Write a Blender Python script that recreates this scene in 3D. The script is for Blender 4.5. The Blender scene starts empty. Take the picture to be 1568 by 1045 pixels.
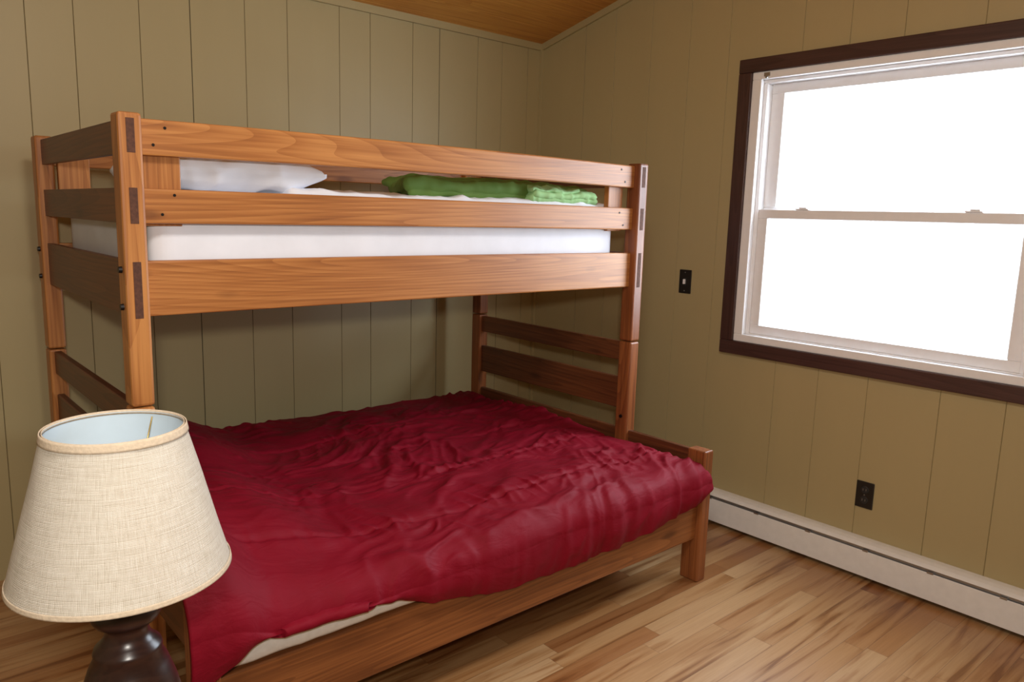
import bpy, bmesh, math, random
import numpy as np
from mathutils import Vector, Matrix, noise
random.seed(4)
scn=bpy.context.scene
scn.view_settings.view_transform='Standard'
scn.view_settings.look='None'
scn.view_settings.exposure=0.0
COL=scn.collection

# ------------------------------------------------------------------ room numbers (metres)
XW,YW=3.124,3.357          # window wall / back wall planes
XL,YF=-1.15,-1.16          # wall_left / wall_front planes
C0,SL=2.407,0.242          # eave height, ceiling pitch
RIDGE=1.10
def ceil_z(y):
    return C0+SL*(YW-y) if y>RIDGE else C0+SL*(YW-RIDGE)-SL*(RIDGE-y)

# ------------------------------------------------------------------ materials
def new_mat(name):
    m=bpy.data.materials.new(name); m.use_nodes=True
    nt=m.node_tree; b=nt.nodes['Principled BSDF']
    return m,nt,b
def N(nt,t,**k):
    n=nt.nodes.new(t)
    for a,v in k.items(): setattr(n,a,v)
    return n
def L(nt,a,b): nt.links.new(a,b)
def math_n(nt,op,a,b=None,c=None):
    n=N(nt,'ShaderNodeMath',operation=op)
    for i,v in enumerate((a,b,c)):
        if v is None: continue
        if isinstance(v,(int,float)): n.inputs[i].default_value=v
        else: L(nt,v,n.inputs[i])
    return n.outputs[0]
def ramp(nt,fac,stops):
    r=N(nt,'ShaderNodeValToRGB')
    while len(r.color_ramp.elements)>1: r.color_ramp.elements.remove(r.color_ramp.elements[0])
    r.color_ramp.elements[0].position=stops[0][0]; r.color_ramp.elements[0].color=(*stops[0][1],1)
    for p,c in stops[1:]:
        e=r.color_ramp.elements.new(p); e.color=(*c,1)
    L(nt,fac,r.inputs[0]); return r.outputs[0]
def mix(nt,f,a,b,mode='MIX'):
    n=N(nt,'ShaderNodeMix',data_type='RGBA',blend_type=mode)
    for s,v in ((n.inputs[0],f),(n.inputs[6],a),(n.inputs[7],b)):
        if isinstance(v,(int,float)): s.default_value=v
        elif isinstance(v,tuple): s.default_value=(*v,1)
        else: L(nt,v,s)
    return n.outputs[2]
def bump(nt,h,strength,dist,bsdf):
    n=N(nt,'ShaderNodeBump'); n.inputs['Strength'].default_value=strength; n.inputs['Distance'].default_value=dist
    L(nt,h,n.inputs['Height']); L(nt,n.outputs[0],bsdf.inputs['Normal']); return n
def plain(name,col,rough=.5,metal=0,noise_amt=.06,nscale=30,bumps=0):
    m,nt,b=new_mat(name)
    tc=N(nt,'ShaderNodeTexCoord'); nz=N(nt,'ShaderNodeTexNoise'); nz.inputs['Scale'].default_value=nscale; nz.inputs['Detail'].default_value=4
    L(nt,tc.outputs['Object'],nz.inputs['Vector'])
    c=ramp(nt,nz.outputs[0],[(.3,tuple(x*(1-noise_amt) for x in col)),(.7,tuple(min(1,x*(1+noise_amt)) for x in col))])
    L(nt,c,b.inputs['Base Color']); b.inputs['Roughness'].default_value=rough; b.inputs['Metallic'].default_value=metal
    if bumps: bump(nt,nz.outputs[0],bumps,.002,b)
    return m

def wood(name,light,mid,dark,rough=.42,knots=True,ringw=.17,coat=.05):
    m,nt,b=new_mat(name)
    tc=N(nt,'ShaderNodeTexCoord'); oi=N(nt,'ShaderNodeObjectInfo')
    off=N(nt,'ShaderNodeCombineXYZ')
    L(nt,math_n(nt,'MULTIPLY',oi.outputs['Random'],37.),off.inputs[0])
    L(nt,math_n(nt,'MULTIPLY',oi.outputs['Random'],91.),off.inputs[1])
    L(nt,math_n(nt,'MULTIPLY',oi.outputs['Random'],53.),off.inputs[2])
    add=N(nt,'ShaderNodeVectorMath',operation='ADD'); L(nt,tc.outputs['Object'],add.inputs[0]); L(nt,off.outputs[0],add.inputs[1])
    mp=N(nt,'ShaderNodeMapping'); mp.inputs['Scale'].default_value=(.32,5,5); L(nt,add.outputs[0],mp.inputs[0])
    n1=N(nt,'ShaderNodeTexNoise'); n1.inputs['Scale'].default_value=1.2; n1.inputs['Detail'].default_value=1.2; n1.inputs['Distortion'].default_value=.15
    L(nt,mp.outputs[0],n1.inputs['Vector'])
    rings=math_n(nt,'FRACT',math_n(nt,'MULTIPLY',n1.outputs[0],26.))
    rings=math_n(nt,'POWER',rings,1.8)
    mp2=N(nt,'ShaderNodeMapping'); mp2.inputs['Scale'].default_value=(3,130,130); L(nt,add.outputs[0],mp2.inputs[0])
    n2=N(nt,'ShaderNodeTexNoise'); n2.inputs['Scale'].default_value=1.; n2.inputs['Detail'].default_value=4; L(nt,mp2.outputs[0],n2.inputs['Vector'])
    n3=N(nt,'ShaderNodeTexNoise'); n3.inputs['Scale'].default_value=1.6; n3.inputs['Detail'].default_value=2; L(nt,add.outputs[0],n3.inputs['Vector'])
    f=math_n(nt,'ADD',math_n(nt,'MULTIPLY',rings,ringw),math_n(nt,'MULTIPLY',n2.outputs[0],.62))
    f=math_n(nt,'ADD',f,math_n(nt,'MULTIPLY',math_n(nt,'SUBTRACT',n3.outputs[0],.5),.55))
    c=ramp(nt,f,[(.16,light),(.44,mid),(.80,dark)])
    if knots:
        mp3=N(nt,'ShaderNodeMapping'); mp3.inputs['Scale'].default_value=(2.0,6,6); L(nt,add.outputs[0],mp3.inputs[0])
        v=N(nt,'ShaderNodeTexVoronoi'); v.inputs['Scale'].default_value=1.; L(nt,mp3.outputs[0],v.inputs['Vector'])
        kd=ramp(nt,v.outputs['Distance'],[(.05,(1,1,1)),(.12,(0,0,0))])
        c=mix(nt,math_n(nt,'MULTIPLY',kd,.62),c,tuple(x*.8 for x in dark))
    L(nt,c,b.inputs['Base Color']); b.inputs['Roughness'].default_value=rough
    b.inputs['Coat Weight'].default_value=coat; b.inputs['Coat Roughness'].default_value=.3
    bump(nt,f,.10,.002,b)
    return m
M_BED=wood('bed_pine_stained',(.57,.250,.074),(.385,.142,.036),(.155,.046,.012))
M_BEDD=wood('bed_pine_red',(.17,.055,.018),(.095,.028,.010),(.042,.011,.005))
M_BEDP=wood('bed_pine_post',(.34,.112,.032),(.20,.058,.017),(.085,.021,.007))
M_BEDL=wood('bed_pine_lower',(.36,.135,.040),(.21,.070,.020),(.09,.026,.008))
M_END=plain('end_grain',(.095,.036,.020),.8,0,.3,120)
M_TRIM=wood('window_trim_dark',(.085,.040,.033),(.055,.025,.021),(.030,.014,.012),.42,False)
M_CEIL=wood('ceiling_pine',(.70,.34,.068),(.56,.23,.037),(.32,.11,.016),.45)
M_LAMPW=wood('lamp_dark_wood',(.042,.017,.012),(.026,.010,.008),(.014,.006,.004),.30,False,coat=.0)
M_WHITEP=plain('white_vinyl',(.90,.90,.92),.35,0,.02)
M_HEAT=plain('heater_enamel',(.86,.86,.85),.4,0,.03)
M_DARKM=plain('dark_gap',(.02,.02,.02),.6)
M_METAL=plain('zinc_metal',(.45,.45,.46),.35,.9)
M_SCREW=plain('black_screw',(.015,.012,.012),.4,.5)
M_PLATE=plain('dark_plate',(.020,.017,.015),.35,.2)
M_SHEET=plain('white_sheet',(.83,.85,.93),.85,0,.03,12,.15)
M_MATT=plain('mattress_ticking',(.80,.79,.76),.9,0,.06,40,.3)
M_TABLE=wood('table_wood',(.10,.045,.02),(.07,.03,.015),(.03,.012,.008),.4,False)

def fabric(name,c1,c2,rough=.7,sheen=.1,scale=6,wr=0,spec=.2):
    m,nt,b=new_mat(name)
    tc=N(nt,'ShaderNodeTexCoord'); n=N(nt,'ShaderNodeTexNoise'); n.inputs['Scale'].default_value=scale; n.inputs['Detail'].default_value=5
    L(nt,tc.outputs['Object'],n.inputs['Vector'])
    L(nt,ramp(nt,n.outputs[0],[(.3,c1),(.7,c2)]),b.inputs['Base Color'])
    b.inputs['Roughness'].default_value=rough; b.inputs['Specular IOR Level'].default_value=spec
    b.inputs['Sheen Weight'].default_value=sheen; b.inputs['Sheen Roughness'].default_value=.4
    b.inputs['Sheen Tint'].default_value=(*c2,1)
    w=N(nt,'ShaderNodeTexNoise'); w.inputs['Scale'].default_value=420; L(nt,tc.outputs['Object'],w.inputs['Vector'])
    bp=bump(nt,w.outputs[0],.10,.001,b)
    if wr:
        mp=N(nt,'ShaderNodeMapping'); mp.inputs['Scale'].default_value=(8,24,14); mp.inputs['Rotation'].default_value=(0,0,math.radians(-22)); L(nt,tc.outputs['Object'],mp.inputs[0])
        q=N(nt,'ShaderNodeTexNoise'); q.inputs['Scale'].default_value=1; q.inputs['Detail'].default_value=4; q.inputs['Distortion'].default_value=.8; L(nt,mp.outputs[0],q.inputs['Vector'])
        b2=N(nt,'ShaderNodeBump'); b2.inputs['Strength'].default_value=wr; b2.inputs['Distance'].default_value=.011
        L(nt,q.outputs[0],b2.inputs['Height']); L(nt,b2.outputs[0],bp.inputs['Normal'])
    return m
M_RED=fabric('crimson_cotton',(.185,.0010,.0105),(.222,.0014,.014),.68,.0,wr=.60,spec=.20)
M_GREEN=fabric('green_cotton',(.10,.185,.035),(.15,.25,.06),.75,.0)
M_GREENL=fabric('light_green_cotton',(.27,.48,.20),(.38,.62,.30),.75,.0)

def wall_paint(name,col):
    m,nt,b=new_mat(name)
    tc=N(nt,'ShaderNodeTexCoord')
    mp=N(nt,'ShaderNodeMapping'); mp.inputs['Scale'].default_value=(3,3,.5); L(nt,tc.outputs['Object'],mp.inputs[0])
    n=N(nt,'ShaderNodeTexNoise'); n.inputs['Scale'].default_value=2; n.inputs['Detail'].default_value=4; L(nt,mp.outputs[0],n.inputs['Vector'])
    L(nt,ramp(nt,n.outputs[0],[(.3,tuple(x*.98 for x in col)),(.7,tuple(x*1.02 for x in col))]),b.inputs['Base Color'])
    b.inputs['Roughness'].default_value=.45
    mp2=N(nt,'ShaderNodeMapping'); mp2.inputs['Scale'].default_value=(60,60,3); L(nt,tc.outputs['Object'],mp2.inputs[0])
    n2=N(nt,'ShaderNodeTexNoise'); n2.inputs['Scale'].default_value=1; n2.inputs['Detail'].default_value=4; L(nt,mp2.outputs[0],n2.inputs['Vector'])
    bump(nt,n2.outputs[0],.08,.0015,b)
    return m
M_WALL=wall_paint('tan_panel_paint',(.440,.358,.185))
M_GROOVE=plain('groove_paint',(.29,.235,.12),.7)
M_GROOVED=plain('groove_paint_dark',(.12,.10,.05),.7)
M_GROOVEF=plain('groove_paint_faint',(.37,.30,.15),.7)

def floor_mat():
    m,nt,b=new_mat('hickory_floor')
    tc=N(nt,'ShaderNodeTexCoord'); sp=N(nt,'ShaderNodeSeparateXYZ'); L(nt,tc.outputs['Object'],sp.inputs[0])
    W=.072; LEN=1.0
    yr=math_n(nt,'DIVIDE',sp.outputs[1],W); row=math_n(nt,'FLOOR',yr); fy=math_n(nt,'FRACT',yr)
    wn=N(nt,'ShaderNodeTexWhiteNoise',noise_dimensions='1D'); L(nt,row,wn.inputs['W'])
    xo=math_n(nt,'ADD',math_n(nt,'DIVIDE',sp.outputs[0],LEN),math_n(nt,'MULTIPLY',wn.outputs['Value'],9.3))
    col=math_n(nt,'FLOOR',xo); fx=math_n(nt,'FRACT',xo)
    cb=N(nt,'ShaderNodeCombineXYZ'); L(nt,row,cb.inputs[0]); L(nt,col,cb.inputs[1])
    w2=N(nt,'ShaderNodeTexWhiteNoise',noise_dimensions='2D'); L(nt,cb.outputs[0],w2.inputs['Vector'])
    mp=N(nt,'ShaderNodeMapping'); mp.inputs['Scale'].default_value=(1.1,15,1); L(nt,tc.outputs['Object'],mp.inputs[0])
    off=N(nt,'ShaderNodeVectorMath',operation='MULTIPLY_ADD'); L(nt,w2.outputs['Color'],off.inputs[0]); off.inputs[1].default_value=(40,40,40); L(nt,mp.outputs[0],off.inputs[2])
    n1=N(nt,'ShaderNodeTexNoise'); n1.inputs['Scale'].default_value=1.5; n1.inputs['Detail'].default_value=4; n1.inputs['Distortion'].default_value=.7; L(nt,off.outputs[0],n1.inputs['Vector'])
    mp2=N(nt,'ShaderNodeMapping'); mp2.inputs['Scale'].default_value=(5,150,1); L(nt,tc.outputs['Object'],mp2.inputs[0])
    n2=N(nt,'ShaderNodeTexNoise'); n2.inputs['Scale'].default_value=1; n2.inputs['Detail'].default_value=4; L(nt,mp2.outputs[0],n2.inputs['Vector'])
    base=ramp(nt,w2.outputs['Value'],[(0,(.42,.215,.090)),(.2,(.50,.305,.150)),(.42,(.46,.255,.110)),(.6,(.54,.345,.180)),(.75,(.42,.215,.085)),(.88,(.35,.160,.060)),(1,(.285,.118,.042))])
    g=ramp(nt,n1.outputs[0],[(.33,(.42,.27,.17)),(.41,(.78,.66,.54)),(.51,(1,1,1)),(.7,(1.07,1.07,1.07))])
    c=mix(nt,.85,base,g,'MULTIPLY')
    g2=ramp(nt,n2.outputs[0],[(.3,(.84,.79,.72)),(.6,(1,1,1))])
    c=mix(nt,.6,c,g2,'MULTIPLY')
    e1=math_n(nt,'MULTIPLY',math_n(nt,'MINIMUM',fy,math_n(nt,'SUBTRACT',1.,fy)),W)
    e2=math_n(nt,'MULTIPLY',math_n(nt,'MINIMUM',fx,math_n(nt,'SUBTRACT',1.,fx)),LEN)
    e=math_n(nt,'MINIMUM',e1,e2); gap=math_n(nt,'LESS_THAN',e,.0008)
    c=mix(nt,math_n(nt,'MULTIPLY',gap,.5),c,(.07,.03,.012))
    L(nt,c,b.inputs['Base Color'])
    L(nt,math_n(nt,'ADD',.24,math_n(nt,'MULTIPLY',n2.outputs[0],.14)),b.inputs['Roughness'])
    bump(nt,math_n(nt,'SUBTRACT',1.,gap),.3,.001,b)
    return m
M_FLOOR=floor_mat()

# ------------------------------------------------------------------ mesh helpers
def link(ob,parent=None,wloc=None):
    COL.objects.link(ob)
    if parent is not None:
        ob.parent=parent
        ob.location=Vector(ob.location)-Vector(parent.location)
    return ob
def empty(name,loc):
    e=bpy.data.objects.new(name,None); e.location=loc; e.empty_display_size=.1; COL.objects.link(e); return e
def bm_box(bm,x0,x1,y0,y1,z0,z1):
    v=[bm.verts.new(p) for p in ((x0,y0,z0),(x1,y0,z0),(x1,y1,z0),(x0,y1,z0),(x0,y0,z1),(x1,y0,z1),(x1,y1,z1),(x0,y1,z1))]
    return [bm.faces.new([v[i] for i in q]) for q in ((0,3,2,1),(4,5,6,7),(0,1,5,4),(1,2,6,5),(2,3,7,6),(3,0,4,7))]
def mesh_obj(name,bm,mats,parent=None,smooth=False,loc=(0,0,0)):
    me=bpy.data.meshes.new(name); bm.to_mesh(me); bm.free()
    for m in (mats if isinstance(mats,(list,tuple)) else [mats]): me.materials.append(m)
    if smooth:
        for p in me.polygons: p.use_smooth=True
    ob=bpy.data.objects.new(name,me); ob.location=loc
    return link(ob,parent)
def beam(name,parent,x0,x1,y0,y1,z0,z1,mat,axis='X',bev=.004,endmat=None,crown=0):
    """board whose local X is the long axis (so the grain runs along it)"""
    sx,sy,sz=x1-x0,y1-y0,z1-z0
    c=((x0+x1)/2,(y0+y1)/2,(z0+z1)/2)
    if axis=='X': d=(sx,sy,sz); rot=(0,0,0)
    elif axis=='Y': d=(sy,sx,sz); rot=(0,0,math.pi/2)
    else: d=(sz,sy,sx); rot=(0,math.pi/2,0)
    bm=bmesh.new(); f=bm_box(bm,-d[0]/2,d[0]/2,-d[1]/2,d[1]/2,-d[2]/2,d[2]/2)
    if endmat:
        f[3].material_index=1; f[5].material_index=1
    if crown:
        bmesh.ops.subdivide_edges(bm,edges=[e for e in bm.edges if abs(e.verts[0].co.x-e.verts[1].co.x)>.1],cuts=12)
        for v in bm.verts: v.co.z+=crown*(1-(2*v.co.x/d[0])**2)
    ob=mesh_obj(name,bm,[mat]+([endmat] if endmat else []),parent,loc=c)
    ob.rotation_euler=rot
    if bev:
        md=ob.modifiers.new('bev','BEVEL'); md.width=bev; md.segments=2; md.limit_method='ANGLE'; md.angle_limit=math.radians(50)
    return ob
def disc(name,parent,center,axis,r,h,mat,seg=16):
    bm=bmesh.new(); bmesh.ops.create_cone(bm,cap_ends=True,segments=seg,radius1=r,radius2=r*.85,depth=h)
    ob=mesh_obj(name,bm,mat,parent,loc=center)
    if axis=='Y': ob.rotation_euler=(math.pi/2,0,0)
    elif axis=='-X': ob.rotation_euler=(0,-math.pi/2,0)
    elif axis=='X': ob.rotation_euler=(0,math.pi/2,0)
    return ob
def lathe(name,parent,cx,cy,prof,mat,seg=64,smooth=True):
    bm=bmesh.new(); rings=[]
    for r,z in prof:
        rings.append([bm.verts.new((r*math.cos(a),r*math.sin(a),z)) for a in [2*math.pi*i/seg for i in range(seg)]])
    for a,b in zip(rings,rings[1:]):
        for i in range(seg):
            j=(i+1)%seg; bm.faces.new((a[i],a[j],b[j],b[i]))
    bm.faces.new(rings[-1]); bm.faces.new(rings[0][::-1])
    return mesh_obj(name,bm,mat,parent,smooth,loc=(cx,cy,0))

# ------------------------------------------------------------------ room shell
bm=bmesh.new(); bm_box(bm,XL-.1,XW+.1,YF-.1,YW+.1,-.06,0); mesh_obj('floor',bm,M_FLOOR)
def groove_strip(bm,P,edges,zlo,zhi,first,last,dark=()):
    g=.0018; dp=.003
    pts=[(first,0,0)]
    for e in edges:
        k=2 if e in dark else 1
        pts+=[(e-g,0,k),(e,dp,k),(e+g,0,0)]
    pts.append((last,0,0))
    for (a,da,ka),(b_,db,kb) in zip(pts,pts[1:]):
        v=[bm.verts.new((*P(a,da),zlo(a))),bm.verts.new((*P(b_,db),zlo(b_))),bm.verts.new((*P(b_,db),zhi(b_))),bm.verts.new((*P(a,da),zhi(a)))]
        f=bm.faces.new(v)
        if da or db: f.material_index=ka
bx=[-.95,-.74,-.55,-.31,-.12,.10,.27,.42,.58,.737,.968,1.163,1.391,1.583,1.839,2.003,2.246,2.410,2.66,2.83,3.02]
bm=bmesh.new(); groove_strip(bm,lambda t,d:(t,YW+d),bx,lambda t:0,lambda t:C0+.03,XL,XW,(1.163,2.410))
bm_box(bm,XL-.1,XW+.1,YW+.006,YW+.1,0,C0+.03)
mesh_obj('wall_back',bm,[M_WALL,M_GROOVE,M_GROOVED])
WY0,WY1,WZ0,WZ1=.755,1.971,.900,2.098
gy=[-.95,-.72,-.5,-.28,-.05,.16,.36,.62,.84,1.061,1.338,1.55,1.752,2.11,2.33,2.562,2.80,3.011]
bm=bmesh.new()
P=lambda t,d:(XW+d,t)
cz=lambda t:ceil_z(t)+.03
def part(a,b,zl,zh):
    e=[g for g in gy if a+.004<g<b-.004]
    groove_strip(bm,P,e,zl,zh,a,b,(3.011,))
part(YF,WY0,lambda t:0,cz); part(WY1,YW,lambda t:0,cz)
for a,b in ((WY0,RIDGE),(RIDGE,WY1)):
    part(a,b,lambda t:0,lambda t:WZ0); part(a,b,lambda t:WZ1,cz)
for (a,b,c,d) in ((YF-.1,WY0,0,2.6),(WY1,YW+.1,0,2.45),(WY0,WY1,0,WZ0),(WY0,WY1,WZ1,2.7)):
    bm_box(bm,XW+.006,XW+.13,a,b,c,d)
bm_box(bm,XW+.006,XW+.13,YF-.1,YW+.1,2.4,3.1)
mesh_obj('wall_right',bm,[M_WALL,M_GROOVEF,M_GROOVE])
bm=bmesh.new(); bm_box(bm,XL-.1,XL,YF-.1,YW+.1,0,3.1); mesh_obj('wall_left',bm,M_WALL)
bm=bmesh.new(); bm_box(bm,XL,XW,YF-.1,YF,0,2.5); mesh_obj('wall_front',bm,M_WALL)
bm=bmesh.new()
def slope_board(ya,yb):
    a=[bm.verts.new((XL-.1,ya,ceil_z(ya))),bm.verts.new((XW+.1,ya,ceil_z(ya))),bm.verts.new((XW+.1,yb,ceil_z(yb))),bm.verts.new((XL-.1,yb,ceil_z(yb)))]
    t=[bm.verts.new(v.co+Vector((0,0,.05))) for v in a]
    bm.faces.new(a[::-1]); bm.faces.new(t)
    for i in range(4):
        j=(i+1)%4; bm.faces.new((a[i],a[j],t[j],t[i]))
y=YW+.1
while y>RIDGE+.001:
    y2=max(RIDGE,y-.135)
    if y-y2>.01: slope_board(y-.0015,y2+.0015)
    y=y2
y=RIDGE
while y>YF-.1:
    y2=y-.135; slope_board(y-.0015,y2+.0015); y=y2
for ya,yb in ((YW+.1,RIDGE),(RIDGE,YF-.15)):
    v=[bm.verts.new((x,yy,ceil_z(yy)+.012)) for x,yy in ((XL-.1,ya),(XW+.1,ya),(XW+.1,yb),(XL-.1,yb))]; f=bm.faces.new(v)
mesh_obj('ceiling',bm,M_CEIL)
bm=bmesh.new(); bm_box(bm,XL,XW,YW-.014,YW,C0-.032,C0+.004); mesh_obj('trim_1',bm,M_WALL)
bm=bmesh.new()
v=[]
for yy in (YW,RIDGE):
    for xx in (XW-.014,XW):
        for zz in (-.034,.003): v.append(bm.verts.new((xx,yy,ceil_z(yy)+zz)))
for q in ((0,1,3,2),(4,6,7,5),(0,4,5,1),(2,3,7,6),(0,2,6,4),(1,5,7,3)): bm.faces.new([v[i] for i in q])
mesh_obj('trim_2',bm,M_WALL)
bm=bmesh.new(); bm_box(bm,XW-.018,XW,YW-.018,YW,0,C0); o=mesh_obj('trim_3',bm,M_WALL)

# ------------------------------------------------------------------ window
win=empty('window_1',(XW,(WY0+WY1)/2,WZ0))
tw=.066
beam('casing_top',win,XW-.022,XW,WY0-tw,WY1+tw,WZ1,WZ1+.060,M_TRIM,'Y',.004)
beam('casing_bottom',win,XW-.022,XW,WY0-tw,WY1+tw,WZ0-.062,WZ0,M_TRIM,'Y',.004)
beam('casing_side_1',win,XW-.022,XW,WY1,WY1+tw,WZ0,WZ1,M_TRIM,'Z',.004)
beam('casing_side_2',win,XW-.022,XW,WY0-tw,WY0,WZ0,WZ1,M_TRIM,'Z',.004)
def ring(name,y0,y1,z0,z1,wy,wzt,wzb,x0,x1,mat=M_WHITEP,bev=.003):
    beam(name+'_top',win,x0,x1,y0,y1,z1-wzt,z1,mat,'Y',bev)
    beam(name+'_bottom',win,x0,x1,y0,y1,z0,z0+wzb,mat,'Y',bev)
    beam(name+'_stile_1',win,x0,x1,y0,y0+wy,z0+wzb,z1-wzt,mat,'Z',bev)
    beam(name+'_stile_2',win,x0,x1,y1-wy,y1,z0+wzb,z1-wzt,mat,'Z',bev)
ring('frame',WY0,WY1,WZ0,WZ1,.045,.032,.034,XW-.012,XW+.11)
ring('frame_step',WY0+.045,WY1-.045,WZ0+.034,WZ1-.032,.018,.016,.006,XW+.012,XW+.11)
ring('lower_sash',WY0+.063,WY1-.063,WZ0+.04,1.505,.046,.040,.042,XW+.018,XW+.046)
ring('upper_sash',WY0+.063,WY1-.063,1.470,WZ1-.048,.062,.042,.045,XW+.052,XW+.080)
mg,nt,b=new_mat('pane_glass'); nt.nodes.remove(b)
tr=N(nt,'ShaderNodeBsdfTransparent'); gl=N(nt,'ShaderNodeBsdfGlossy'); gl.inputs['Roughness'].default_value=.02
mx=N(nt,'ShaderNodeMixShader'); mx.inputs[0].default_value=.05
L(nt,tr.outputs[0],mx.inputs[1]); L(nt,gl.outputs[0],mx.inputs[2]); L(nt,mx.outputs[0],nt.nodes['Material Output'].inputs[0])
for nm,x,z0,z1 in (('lower_glass',XW+.032,.98,1.466),('upper_glass',XW+.066,1.513,2.01)):
    bm=bmesh.new(); bm_box(bm,x,x+.003,WY0+.08,WY1-.08,z0,z1); mesh_obj(nm,bm,mg,win)
for yy in (1.70,1.03):
    beam('sash_lock',win,XW+.012,XW+.040,yy-.03,yy+.03,1.505,1.511,M_WHITEP,'Y',.002)
    beam('sash_lock_lever',win,XW+.010,XW+.022,yy-.022,yy+.012,1.511,1.517,M_WHITEP,'Y',.002)
beam('tilt_latch',win,XW-.015,XW-.012,1.885,1.915,WZ1-.022,WZ1-.006,M_METAL,'Y',.001)
disc('latch_screw',win,(XW-.017,1.90,WZ1-.026),'-X',.006,.006,M_METAL)

# ------------------------------------------------------------------ switch and outlet
sw=empty('light_switch',(XW,2.267,1.15))
beam('plate',sw,XW-.006,XW,2.232,2.302,1.092,1.208,M_PLATE,'Z',.003)
beam('toggle_slot',sw,XW-.0075,XW-.005,2.258,2.276,1.13,1.168,M_DARKM,'Z',.001)
beam('toggle',sw,XW-.018,XW-.006,2.262,2.272,1.138,1.162,M_WHITEP,'Z',.002)
for z in (1.105,1.195): disc('screw',sw,(XW-.007,2.267,z),'-X',.003,.002,M_METAL)
ou=empty('wall_outlet',(XW,1.301,.343))
beam('plate',ou,XW-.006,XW,1.265,1.338,.287,.400,M_PLATE,'Z',.003)
for z in (.322,.366):
    disc('receptacle',ou,(XW-.007,1.3015,z),'-X',.017,.003,M_DARKM,24)
    for dy in (-.006,.006): beam('slot',ou,XW-.0092,XW-.008,1.3015+dy-.001,1.3015+dy+.001,z-.004,z+.005,M_METAL,'Z',0)
disc('screw',ou,(XW-.007,1.3015,.344),'-X',.003,.002,M_METAL)

# ------------------------------------------------------------------ baseboard heater
ht=empty('baseboard_heater',(XW-.03,1.0,0))
hy0,hy1=-1.1,3.32; hf=XW-.062
beam('back_plate',ht,XW-.012,XW,hy0,hy1,.0,.165,M_HEAT,'Y',.001)
bm=bmesh.new()
pr=[(XW-.010,.166),(XW-.030,.164),(XW-.050,.158),(hf,.150),(hf-.002,.146),(hf+.001,.144),(XW-.050,.150),(XW-.030,.157),(XW-.010,.160)]
a=[bm.verts.new((p[0],hy0,p[1])) for p in pr]; b=[bm.verts.new((p[0],hy1,p[1])) for p in pr]
for i in range(len(pr)):
    j=(i+1)%len(pr); bm.faces.new((a[i],a[j],b[j],b[i]))
mesh_obj('hood',bm,M_HEAT,ht)
beam('damper',ht,hf+.010,hf+.013,hy0,hy1,.126,.143,M_METAL,'Y',0)
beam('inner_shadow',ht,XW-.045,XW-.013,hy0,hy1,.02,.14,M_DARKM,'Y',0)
beam('front_panel',ht,hf-.001,hf+.004,hy0,hy1,.020,.130,M_HEAT,'Y',.002)
for i,yy in enumerate([2.0,1.75,1.5,1.25,1.0,.75,.5]):
    beam('clip',ht,hf-.003,hf+.012,yy-.012,yy+.012,.128,.136,M_METAL,'Y',.001)

# ------------------------------------------------------------------ bunk bed
bed=empty('bunk_bed',(1.55,2.4,0))
xl0,xl1,xr0,xr1=.537,.593,2.501,2.557
yf,yfb,yb0,yb1=2.075,2.141,3.096,3.162
H=1.672; J=.930
for nm,a,b_ in (('left',xl0,xl1),('right',xr0,xr1)):
    for n2,c,d in (('front',yf,yfb),('back',yb0,yb1)):
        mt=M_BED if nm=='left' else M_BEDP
        beam('upper_post_%s_%s'%(nm,n2),bed,a,b_,c,d,J+.002,H,mt,'Z',.007)
        beam('lower_post_%s_%s'%(nm,n2),bed,a,b_,c,d,0,J-.002,mt,'Z',.007)
    beam('short_post_'+nm,bed,a,b_,1.667,1.752,0,.548,M_BEDP,'Z',.006)
RZ=((1.572,1.662),(1.401,1.490),(1.162,1.306))
for i,(z0,z1) in enumerate(RZ):
    beam('front_rail_%d'%(i+1),bed,xl1-.004,xr0+.006,2.103,2.132,z0,z1,M_BED,'X',.005,crown=(.006 if i==0 else .002))
    beam('back_rail_%d'%(i+1),bed,xl1-.004,xr0+.006,3.108,3.136,z0,z1,M_BED,'X',.004)
    for nm,c in (('left',.565),('right',2.529)):
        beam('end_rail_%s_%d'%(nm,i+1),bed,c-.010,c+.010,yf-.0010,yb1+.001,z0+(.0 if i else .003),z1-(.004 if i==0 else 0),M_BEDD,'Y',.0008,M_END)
for x0,x1 in ((.600,.700),(2.382,2.470)):
    for y0 in (2.134,3.084):
        beam('guard_block',bed,x0,x1,y0,y0+.024,1.395,1.66,M_BED,'Z',.003)
for nm,c in (('left',.565),('right',2.529)):
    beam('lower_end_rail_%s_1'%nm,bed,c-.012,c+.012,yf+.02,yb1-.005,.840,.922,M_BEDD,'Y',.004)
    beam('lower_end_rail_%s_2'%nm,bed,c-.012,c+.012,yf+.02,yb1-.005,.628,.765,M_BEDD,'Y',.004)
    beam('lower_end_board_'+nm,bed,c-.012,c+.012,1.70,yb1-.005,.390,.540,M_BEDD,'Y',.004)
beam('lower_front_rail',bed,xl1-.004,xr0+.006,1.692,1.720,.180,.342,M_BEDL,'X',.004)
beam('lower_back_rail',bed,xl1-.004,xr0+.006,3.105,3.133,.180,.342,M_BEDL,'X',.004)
for i in range(12):
    x=.66+i*.162
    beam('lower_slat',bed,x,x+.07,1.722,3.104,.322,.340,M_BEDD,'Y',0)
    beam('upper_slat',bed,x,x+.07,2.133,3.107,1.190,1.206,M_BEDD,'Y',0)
for (y,z) in ((2.108,1.285),(2.108,1.190),(3.13,1.285),(3.13,1.190)):
    disc('bolt',bed,(xl0-.003,y,z),'-X',.009,.010,M_SCREW)
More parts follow.
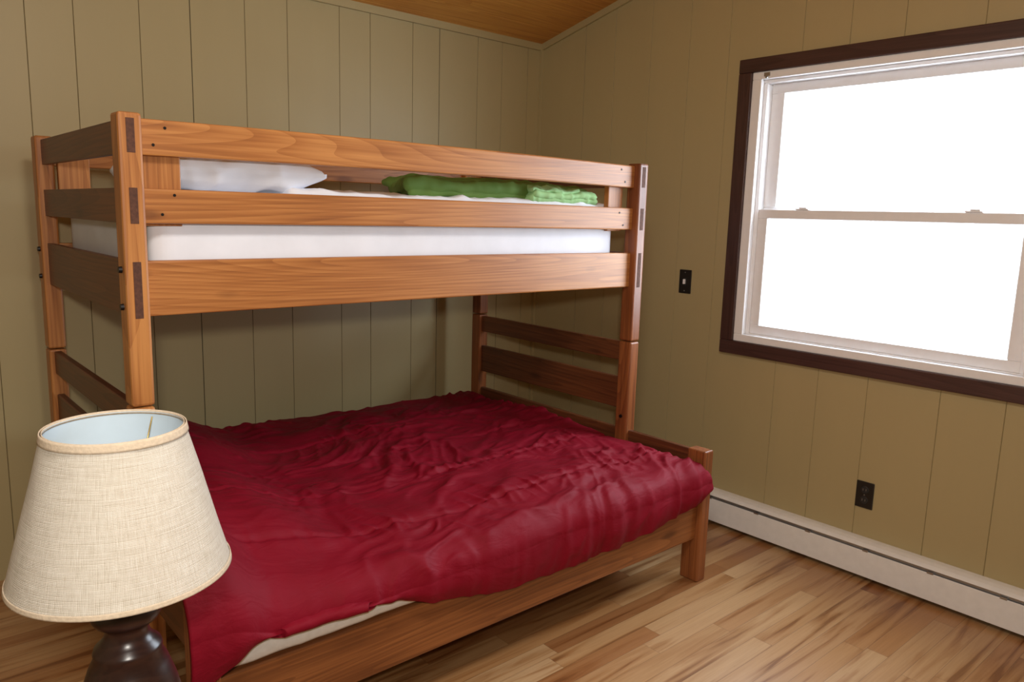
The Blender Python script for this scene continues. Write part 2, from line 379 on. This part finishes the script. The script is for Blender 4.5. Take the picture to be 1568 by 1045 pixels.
for x,z in ((.655,1.640),(.625,1.596),(.672,1.475),(.64,1.425),(2.42,1.640),(2.445,1.592),(2.42,1.47),(2.445,1.42)):
    disc('screw',bed,(x,2.1025,z+(.003 if z>1.5 else 0)),'Y',.0042,.003,M_SCREW,12)
disc('bolt_r',bed,(xr0-.002,2.108,.60),'-X',.008,.006,M_SCREW)

# ------------------------------------------------------------------ bedding
def nz(x,y,z=0,): return noise.noise(Vector((x,y,z)))
def rid(x,y,z=0): return 1-2*abs(nz(x,y,z))
def soft_box(name,parent,x0,x1,y0,y1,z0,z1,mat,r=.04,amp=.004,fr=6,seg=(60,40,10),pw=None,shear=0,wave=0):
    bm=bmesh.new()
    bmesh.ops.create_cube(bm,size=2)
    def cut(ax,n):
        es=[e for e in bm.edges if abs(abs(e.verts[0].co[ax]-e.verts[1].co[ax])-2)<1e-4]
        bmesh.ops.subdivide_edges(bm,edges=es,cuts=n-1,use_grid_fill=True)
    for ax,n in enumerate(seg): cut(ax,n)
    hx,hy,hz=(x1-x0)/2,(y1-y0)/2,(z1-z0)/2; c=Vector(((x0+x1)/2,(y0+y1)/2,(z0+z1)/2))
    for v in bm.verts:
        p=v.co.copy()
        if pw:
            ex,ey=abs(p.x),abs(p.y)
            th=((1-ex**pw)*(1-ey**pw))**.5 if ex<1 and ey<1 else 0
            q=Vector((p.x*hx,p.y*hy,p.z*hz*(.06+.94*th)))
        else:
            q=Vector((p.x*hx,p.y*hy,p.z*hz))
            inn=Vector((max(-hx+r,min(hx-r,q.x)),max(-hy+r,min(hy-r,q.y)),max(-hz+min(r,hz),min(hz-min(r,hz),q.z))))
            d=q-inn
            if d.length>1e-6:
                dm=Vector((abs(d.x),abs(d.y),abs(d.z))); m=max(dm)
                q=inn+d.normalized()*m
        w=q+c
        dirn=Vector((q.x/hx**2,q.y/hy**2,q.z/hz**2)); dirn.normalize()
        a=amp*(rid(w.x*fr+3,w.y*fr*1.3,w.z*fr*1.5)+.5*rid(w.x*fr*2.3,w.y*fr*2.1+7,w.z*fr*2.))
        v.co=q+dirn*a
        if wave: v.co.z+=wave*nz(w.x*5,w.y*5,3)*(.5+.5*p.z)+wave*.5*nz(w.x*13,w.y*10,8)
        v.co.x+=shear*(v.co.y+hy)*max(0,-p.x)
    ob=mesh_obj(name,bm,mat,parent,True,loc=c)
    return ob
um=empty('upper_mattress',(1.53,2.62,1.21))
soft_box('mattress_body',um,.622,2.445,2.150,3.075,1.208,1.482,M_SHEET,.035,.002,4)
soft_box('rumpled_sheet',um,1.02,2.42,2.165,2.95,1.474,1.501,M_SHEET,.013,.009,6,(110,60,4))
pl=empty('white_pillow',(.95,2.45,1.49))
soft_box('pillow_body',pl,.66,1.135,2.185,2.62,1.492,1.606,M_SHEET,.05,.012,6,(60,50,12),pw=3.2,wave=.008)
lm=empty('lower_mattress',(1.53,2.4,.28))
soft_box('mattress_body',lm,.600,2.494,1.6945,3.10,.346,.490,M_MATT,.022,.003,8,(90,50,10))

gb=empty('green_blanket',(1.95,2.4,1.5))
soft_box('fold_1',gb,1.46,2.36,2.205,2.72,1.506,1.534,M_GREEN,.014,.007,7,(110,50,6),shear=.5,wave=.008)
soft_box('fold_2',gb,1.44,2.34,2.20,2.70,1.524,1.562,M_GREEN,.0185,.009,7,(110,50,6),shear=.5,wave=.014)
soft_box('fold_3',gb,1.62,2.18,2.26,2.64,1.550,1.574,M_GREEN,.012,.007,7,(80,50,6),wave=.014)
soft_box('end_roll_1',gb,1.99,2.35,2.168,2.40,1.504,1.523,M_GREENL,.009,.007,16,(80,40,6),wave=.012)
soft_box('end_roll_2',gb,2.0,2.34,2.160,2.40,1.520,1.540,M_GREENL,.010,.007,16,(80,40,6),wave=.016)
soft_box('end_roll_3',gb,1.99,2.25,2.166,2.40,1.537,1.556,M_GREENL,.010,.007,14,(80,40,6),wave=.020)

# red comforter
def sm(a,b,x):
    t=max(0,min(1,(x-a)/(b-a))); return t*t*(3-2*t)
def crease(v,k=1.):
    a=abs(v)*k
    return math.exp(-a*a*14)
def comforter():
    nu,ns=420,360
    Lt=3.135-1.735; R=.085
    hem_pts=[(.50,.350),(.60,.392),(.70,.428),(.80,.445),(.95,.425),(1.08,.395),(1.2,.355),(1.40,.315),(1.7,.298),(2.0,.302),(2.3,.330),(2.46,.360),(2.56,.395)]
    hx=[h[0] for h in hem_pts]; hz=[h[1] for h in hem_pts]
    bm=bmesh.new(); grid=[]
    kt,kb=250,298
    for i in range(nu+1):
        u=i/nu; rowv=[]
        for j in range(ns+1):
            if j<=kt:
                s=j/kt; y=3.135-s*Lt; z=.515; phi=0; n=Vector((0,0,1)); hang=0
            elif j<=kb:
                phi=(j-kt)/(kb-kt)*math.pi/2; y=1.735-R*math.sin(phi); z=.515-R*(1-math.cos(phi)); n=Vector((0,-math.sin(phi),math.cos(phi))); hang=0
            else:
                phi=math.pi/2; hang=(j-kb)/(ns-kb); y=1.735-R; z=.515-R; n=Vector((0,-1,0))
            out=sm(0,1,(1.86-y)/.12)
            xa=.604-.092*out; xb=2.498+.022*sm(0,1,(1.80-y)/.12)
            x=xa+(xb-xa)*u
            top=math.cos(phi)
            edge=1.14-.10*sm(3.1,2.2,y)+.04*nz(y*3,1.3)
            bz=.110*sm(edge+.05,edge-.24,x)*sm(1.60,2.0,y)*(1-.25*sm(2.35,2.5,y)*sm(2.65,2.5,y))
            bz+=.055*sm(.80,.55,x)
            bz+=.026*nz(x*2.0,y*2.2,3.)*sm(.55,.75,x)
            bz-=.014*sm(1.98,1.70,y)*(1-sm(.9,.6,x))
            p=Vector((x,y,z+bz*(1 if phi==0 else max(0,1-(phi/(math.pi/2))*.7))))
            # tented over the short corner post at the head end
            lf=sm(.74,.60,x)*sm(1.95,1.80,y)
            p.z+=.055*lf*(1 if phi==0 else 1-.25*(phi/(math.pi/2)))
            p.y-=.030*lf*math.sin(phi)
            if j>kb:
                z0=p.z; zh=float(np.interp(x,hx,hz))+.012*nz(x*7,0,5)+.007*nz(x*19,0,8)
                p.z=z0+(zh-z0)*hang
                p.y+= .010*hang*hang - .006*math.sin(hang*math.pi)
            wx=.12*nz(x*2.5,y*2.5,9)+.03*nz(x*8,y*8,29); wy=.12*nz(x*2.5,y*2.5,19)+.03*nz(x*8,y*8,39)
            X,Y=x+wx,y+wy
            act=.38+.62*sm(.85,1.20,x)
            mk=sm(-.25,.3,nz(x*1.9+4,y*1.9,2))
            w=0.
            a1=math.radians(14); q1=X*math.cos(a1)+Y*math.sin(a1); q2=-X*math.sin(a1)+Y*math.cos(a1)
            w+=.012*act*crease(nz(q1*2.2,q2*7,1),1.2)*mk
            w+=.009*act*crease(nz(q1*5,q2*15,31),1.2)*sm(-.15,.2,nz(x*3,y*3,41))
            a2=math.radians(48); p1=X*math.cos(a2)+Y*math.sin(a2); p2=-X*math.sin(a2)+Y*math.cos(a2)
            w+=.011*act*crease(nz(p1*2.6,p2*8,7),1.2)*(1-mk)
            w+=.0065*act*crease(nz(p1*6,p2*19,77),1.1)*sm(-.12,.2,nz(x*3.3,y*3.3,91))
            a3=math.radians(-35); p1=X*math.cos(a3)+Y*math.sin(a3); p2=-X*math.sin(a3)+Y*math.cos(a3)
            w+=.006*act*crease(nz(p1*5,p2*13,17))*sm(0,.3,nz(x*2.4,y*2.4,52))
            w+=.004*nz(x*6,y*6,11)
            for ys in (1.86,2.16,2.46,2.76):
                dd=(y-ys-.02*nz(x*1.6,ys)); g=math.exp(-(dd/.010)**2)
                pk=math.exp(-(dd/.055)**2)*crease(nz(x*16,dd*5,ys*7),1.3)*sm(-.25,.25,nz(x*2.5,ys,6)+.1)
                if phi==0: w+= -.009*g+.010*pk*act
            if phi>0:
                f=math.sin(phi); xs=x+.10*(hang+.5*f)*(.5-nz(x*1.3,2.2))
                amp=.4+.6*sm(-.2,.25,nz(x*2.1,4.4))
                w+=f*(amp*.010*crease(nz(xs*4.3,hang*.5,61))*(.4+.6*hang)+amp*.006*crease(nz(xs*12,hang*.8,6))-.005)
            er=sm(.018,0,min(u,1-u))
            p+=n*w
            p.z-=.028*er*top*(1-lf)
            rowv.append(bm.verts.new(p))
        grid.append(rowv)
    for i in range(nu):
        for j in range(ns):
            bm.faces.new((grid[i][j],grid[i][j+1],grid[i+1][j+1],grid[i+1][j]))
    ob=mesh_obj('red_comforter',bm,M_RED,None,True)
    md=ob.modifiers.new('thick','SOLIDIFY'); md.thickness=.012; md.offset=-1
    return ob
comforter()

# ------------------------------------------------------------------ nightstand + lamp
LX,LY=.2905,1.2215
ns_=empty('nightstand',(.25,1.2,0))
beam('top',ns_,.03,.485,.97,1.43,.475,.50,M_TABLE,'X',.006)
for x in (.05,.43):
    for y in (.99,1.37): beam('leg',ns_,x,x+.035,y,y+.035,0,.475,M_TABLE,'Z',.003)
beam('apron_1',ns_,.085,.43,1.38,1.398,.39,.475,M_TABLE,'X',.002)
beam('apron_2',ns_,.085,.43,.995,1.013,.39,.475,M_TABLE,'X',.002)
beam('shelf',ns_,.055,.46,.995,1.40,.15,.165,M_TABLE,'X',.002)

lamp=empty('table_lamp',(LX,LY,.5))
prof=[(.0005,.500),(.088,.500),(.092,.508),(.090,.520),(.078,.528),(.060,.540),(.050,.552),(.058,.566),(.074,.590),(.084,.625),(.084,.655),(.074,.690),(.062,.722),(.052,.740),(.054,.746),(.052,.752),(.042,.760),(.036,.768),(.033,.778),(.038,.788),(.050,.794),(.055,.802),(.055,.812),(.049,.820),(.040,.826),(.020,.832),(.0005,.833)]
prof=[(r*.93,.5+(z-.5)*1.062) for r,z in prof]
lathe('turned_base',lamp,LX,LY,prof,M_LAMPW)
brass=plain('brass',(.55,.40,.15),.3,.9)
lathe('socket',lamp,LX,LY,[(.0005,.850),(.014,.850),(.017,.863),(.017,.895),(.020,.900),(.018,.915),(.0005,.915)],brass,32)
lathe('bulb',lamp,LX,LY,[(.0005,.915),(.013,.915),(.015,.93),(.029,.96),(.031,.975),(.026,.995),(.014,1.007),(.0005,1.01)],plain('bulb_glass',(.85,.85,.83),.2),32)
ZB,ZT,RB,RT=.894,1.120,.1555,.0965
def burlap(name='burlap',tint=1.):
    m,nt,b=new_mat(name)
    tc=N(nt,'ShaderNodeTexCoord'); sp=N(nt,'ShaderNodeSeparateXYZ'); L(nt,tc.outputs['UV'],sp.inputs[0])
    def thread(coord,freq,sx,sy):
        n=N(nt,'ShaderNodeTexNoise'); mp=N(nt,'ShaderNodeMapping'); mp.inputs['Scale'].default_value=(sx,sy,1); L(nt,tc.outputs['UV'],mp.inputs[0]); L(nt,mp.outputs[0],n.inputs['Vector']); n.inputs['Scale'].default_value=1; n.inputs['Detail'].default_value=3
        ph=math_n(nt,'ADD',math_n(nt,'MULTIPLY',coord,freq),math_n(nt,'MULTIPLY',n.outputs[0],8.))
        return math_n(nt,'ADD',math_n(nt,'MULTIPLY',math_n(nt,'SINE',ph),.5),.5),n.outputs[0]
    wv,nv=thread(sp.outputs[0],2*math.pi*420,280,9)
    wh,nh=thread(sp.outputs[1],2*math.pi*115,12,80)
    h=math_n(nt,'MULTIPLY',math_n(nt,'ADD',wv,wh),.5)
    f=math_n(nt,'ADD',math_n(nt,'MULTIPLY',h,.34),math_n(nt,'MULTIPLY',math_n(nt,'ADD',nv,nh),.36))
    c=ramp(nt,f,[(.28,tuple(x*tint for x in (.50,.435,.345))),(.52,tuple(x*tint for x in (.70,.64,.55))),(.78,tuple(x*tint for x in (.85,.81,.745)))])
    L(nt,c,b.inputs['Base Color']); b.inputs['Roughness'].default_value=.9
    tl=N(nt,'ShaderNodeBsdfTranslucent'); L(nt,c,tl.inputs[0])
    mx=N(nt,'ShaderNodeMixShader'); mx.inputs[0].default_value=.18
    L(nt,b.outputs[0],mx.inputs[1]); L(nt,tl.outputs[0],mx.inputs[2]); L(nt,mx.outputs[0],nt.nodes['Material Output'].inputs[0])
    bump(nt,h,.55,.001,b)
    return m
M_BUR=burlap(); M_LINER=plain('shade_liner',(.68,.83,.95),.6,0,.02)
M_TAPE=plain('shade_tape',(.56,.46,.345),.9,0,.10,180,.4)
def cone_shell(name,r0,r1,z0,z1,mat,th=.0,seg=128,nv=24,parent=lamp,wob=0):
    bm=bmesh.new(); uv=bm.loops.layers.uv.new('UVMap'); g=[]
    for j in range(nv+1):
        t=j/nv; z=z0+(z1-z0)*t; row=[]
        for i in range(seg):
            a=2*math.pi*i/seg; r=r0+(r1-r0)*t+wob*nz(3*math.cos(a),3*math.sin(a),z*14)
            row.append(bm.verts.new((r*math.cos(a),r*math.sin(a),z)))
        g.append(row)
    for j in range(nv):
        for i in range(seg):
            k=(i+1)%seg; f=bm.faces.new((g[j][i],g[j][k],g[j+1][k],g[j+1][i]))
            us=(i/seg,(i+1)/seg,(i+1)/seg,i/seg); vs=(j/nv,j/nv,(j+1)/nv,(j+1)/nv)
            for l,a,b_ in zip(f.loops,us,vs): l[uv].uv=(a,b_)
    ob=mesh_obj(name,bm,mat,parent,True,loc=(LX,LY,0))
    if th:
        md=ob.modifiers.new('s','SOLIDIFY'); md.thickness=th; md.offset=1
    return ob
cone_shell('shade_fabric',RB,RT,ZB,ZT,M_BUR,0,wob=.0012)
cone_shell('shade_liner',RB-.002,RT-.002,ZB+.001,ZT-.001,M_LINER)
sl=(RB-RT)/(ZT-ZB)
cone_shell('shade_tape_top',RT+sl*.011+.0006,RT+.0008,ZT-.011,ZT+.0015,M_TAPE,.0014,nv=4)
cone_shell('shade_tape_bottom',RB+.0008,RB-sl*.006+.0008,ZB-.0015,ZB+.006,M_TAPE,.0012,nv=4)
cone_shell('shade_tape_inside',RT-.0026+sl*.005,RT-.0022,ZT-.005,ZT+.0015,M_TAPE,.001,nv=2)
def wire(name,pts,r,mat,parent,cyc=False):
    cu=bpy.data.curves.new(name,'CURVE'); cu.dimensions='3D'; cu.bevel_depth=r; cu.bevel_resolution=3
    s=cu.splines.new('POLY'); s.points.add(len(pts)-1); s.use_cyclic_u=cyc
    for p,q in zip(s.points,pts): p.co=(*q,1)
    cu.materials.append(mat); ob=bpy.data.objects.new(name,cu); return link(ob,parent)
for k in range(3):
    a=math.radians(42+120*k)
    pts=[(LX,LY,1.065)]+[(LX+math.cos(a)*RT*t,LY+math.sin(a)*RT*t,1.065+.05*max(0,(t-.75)/.25)) for t in (.3,.6,.75,.98)]
    wire('shade_spider_%d'%k,pts,.0012,brass,lamp)
hp=[(LX+.050*math.sin(t),LY,.905+.158*(1-math.cos(t))/2) for t in [math.pi*i/16 for i in range(17)]]
wire('harp_1',hp,.0014,brass,lamp)
wire('harp_2',[(2*LX-p[0],p[1],p[2]) for p in hp],.0014,brass,lamp)

# ------------------------------------------------------------------ light
w=bpy.data.worlds.new('World'); scn.world=w; w.use_nodes=True
w.node_tree.nodes['Background'].inputs[0].default_value=(.92,.96,1,1); w.node_tree.nodes['Background'].inputs[1].default_value=1.8
def area(name,loc,target,sx,sy,power,col):
    l=bpy.data.lights.new(name,'AREA'); l.shape='RECTANGLE'; l.size=sx; l.size_y=sy; l.energy=power; l.color=col
    ob=bpy.data.objects.new(name,l); ob.location=loc; COL.objects.link(ob)
    d=Vector(target)-Vector(loc); ob.rotation_euler=d.to_track_quat('-Z','Y').to_euler(); return ob
area('window_daylight',(XW+.35,1.36,1.6),(1.0,1.5,.6),1.5,1.4,90,(.76,.88,1.0))
area('camera_flash',(-.05,-.08,1.62),(1.6,2.4,1.2),.12,.08,20,(1.0,.94,.85))
area('ceiling_bounce_fill',(.5,.45,2.62),(1.1,1.3,0),.40,.40,26,(1.0,.94,.84))  # unseen light added up high for bounced light, no lamp hangs here

# ------------------------------------------------------------------ camera
Rm=np.array([[0.7529,-0.6577,0.028],[-0.0862,-0.1408,-0.9863],[0.6525,0.7401,-0.1627]])
right=Vector(Rm[0]).normalized(); fwd=Vector(Rm[2]).normalized()
fwd=(fwd-right*fwd.dot(right)).normalized(); up=right.cross(fwd)
M=Matrix(((right.x,up.x,-fwd.x,0),(right.y,up.y,-fwd.y,0),(right.z,up.z,-fwd.z,1.45),(0,0,0,1)))
cam=bpy.data.cameras.new('camera'); cam.lens=26.949; cam.sensor_width=36; cam.clip_start=.02
co=bpy.data.objects.new('camera',cam); co.matrix_world=M; COL.objects.link(co); scn.camera=co
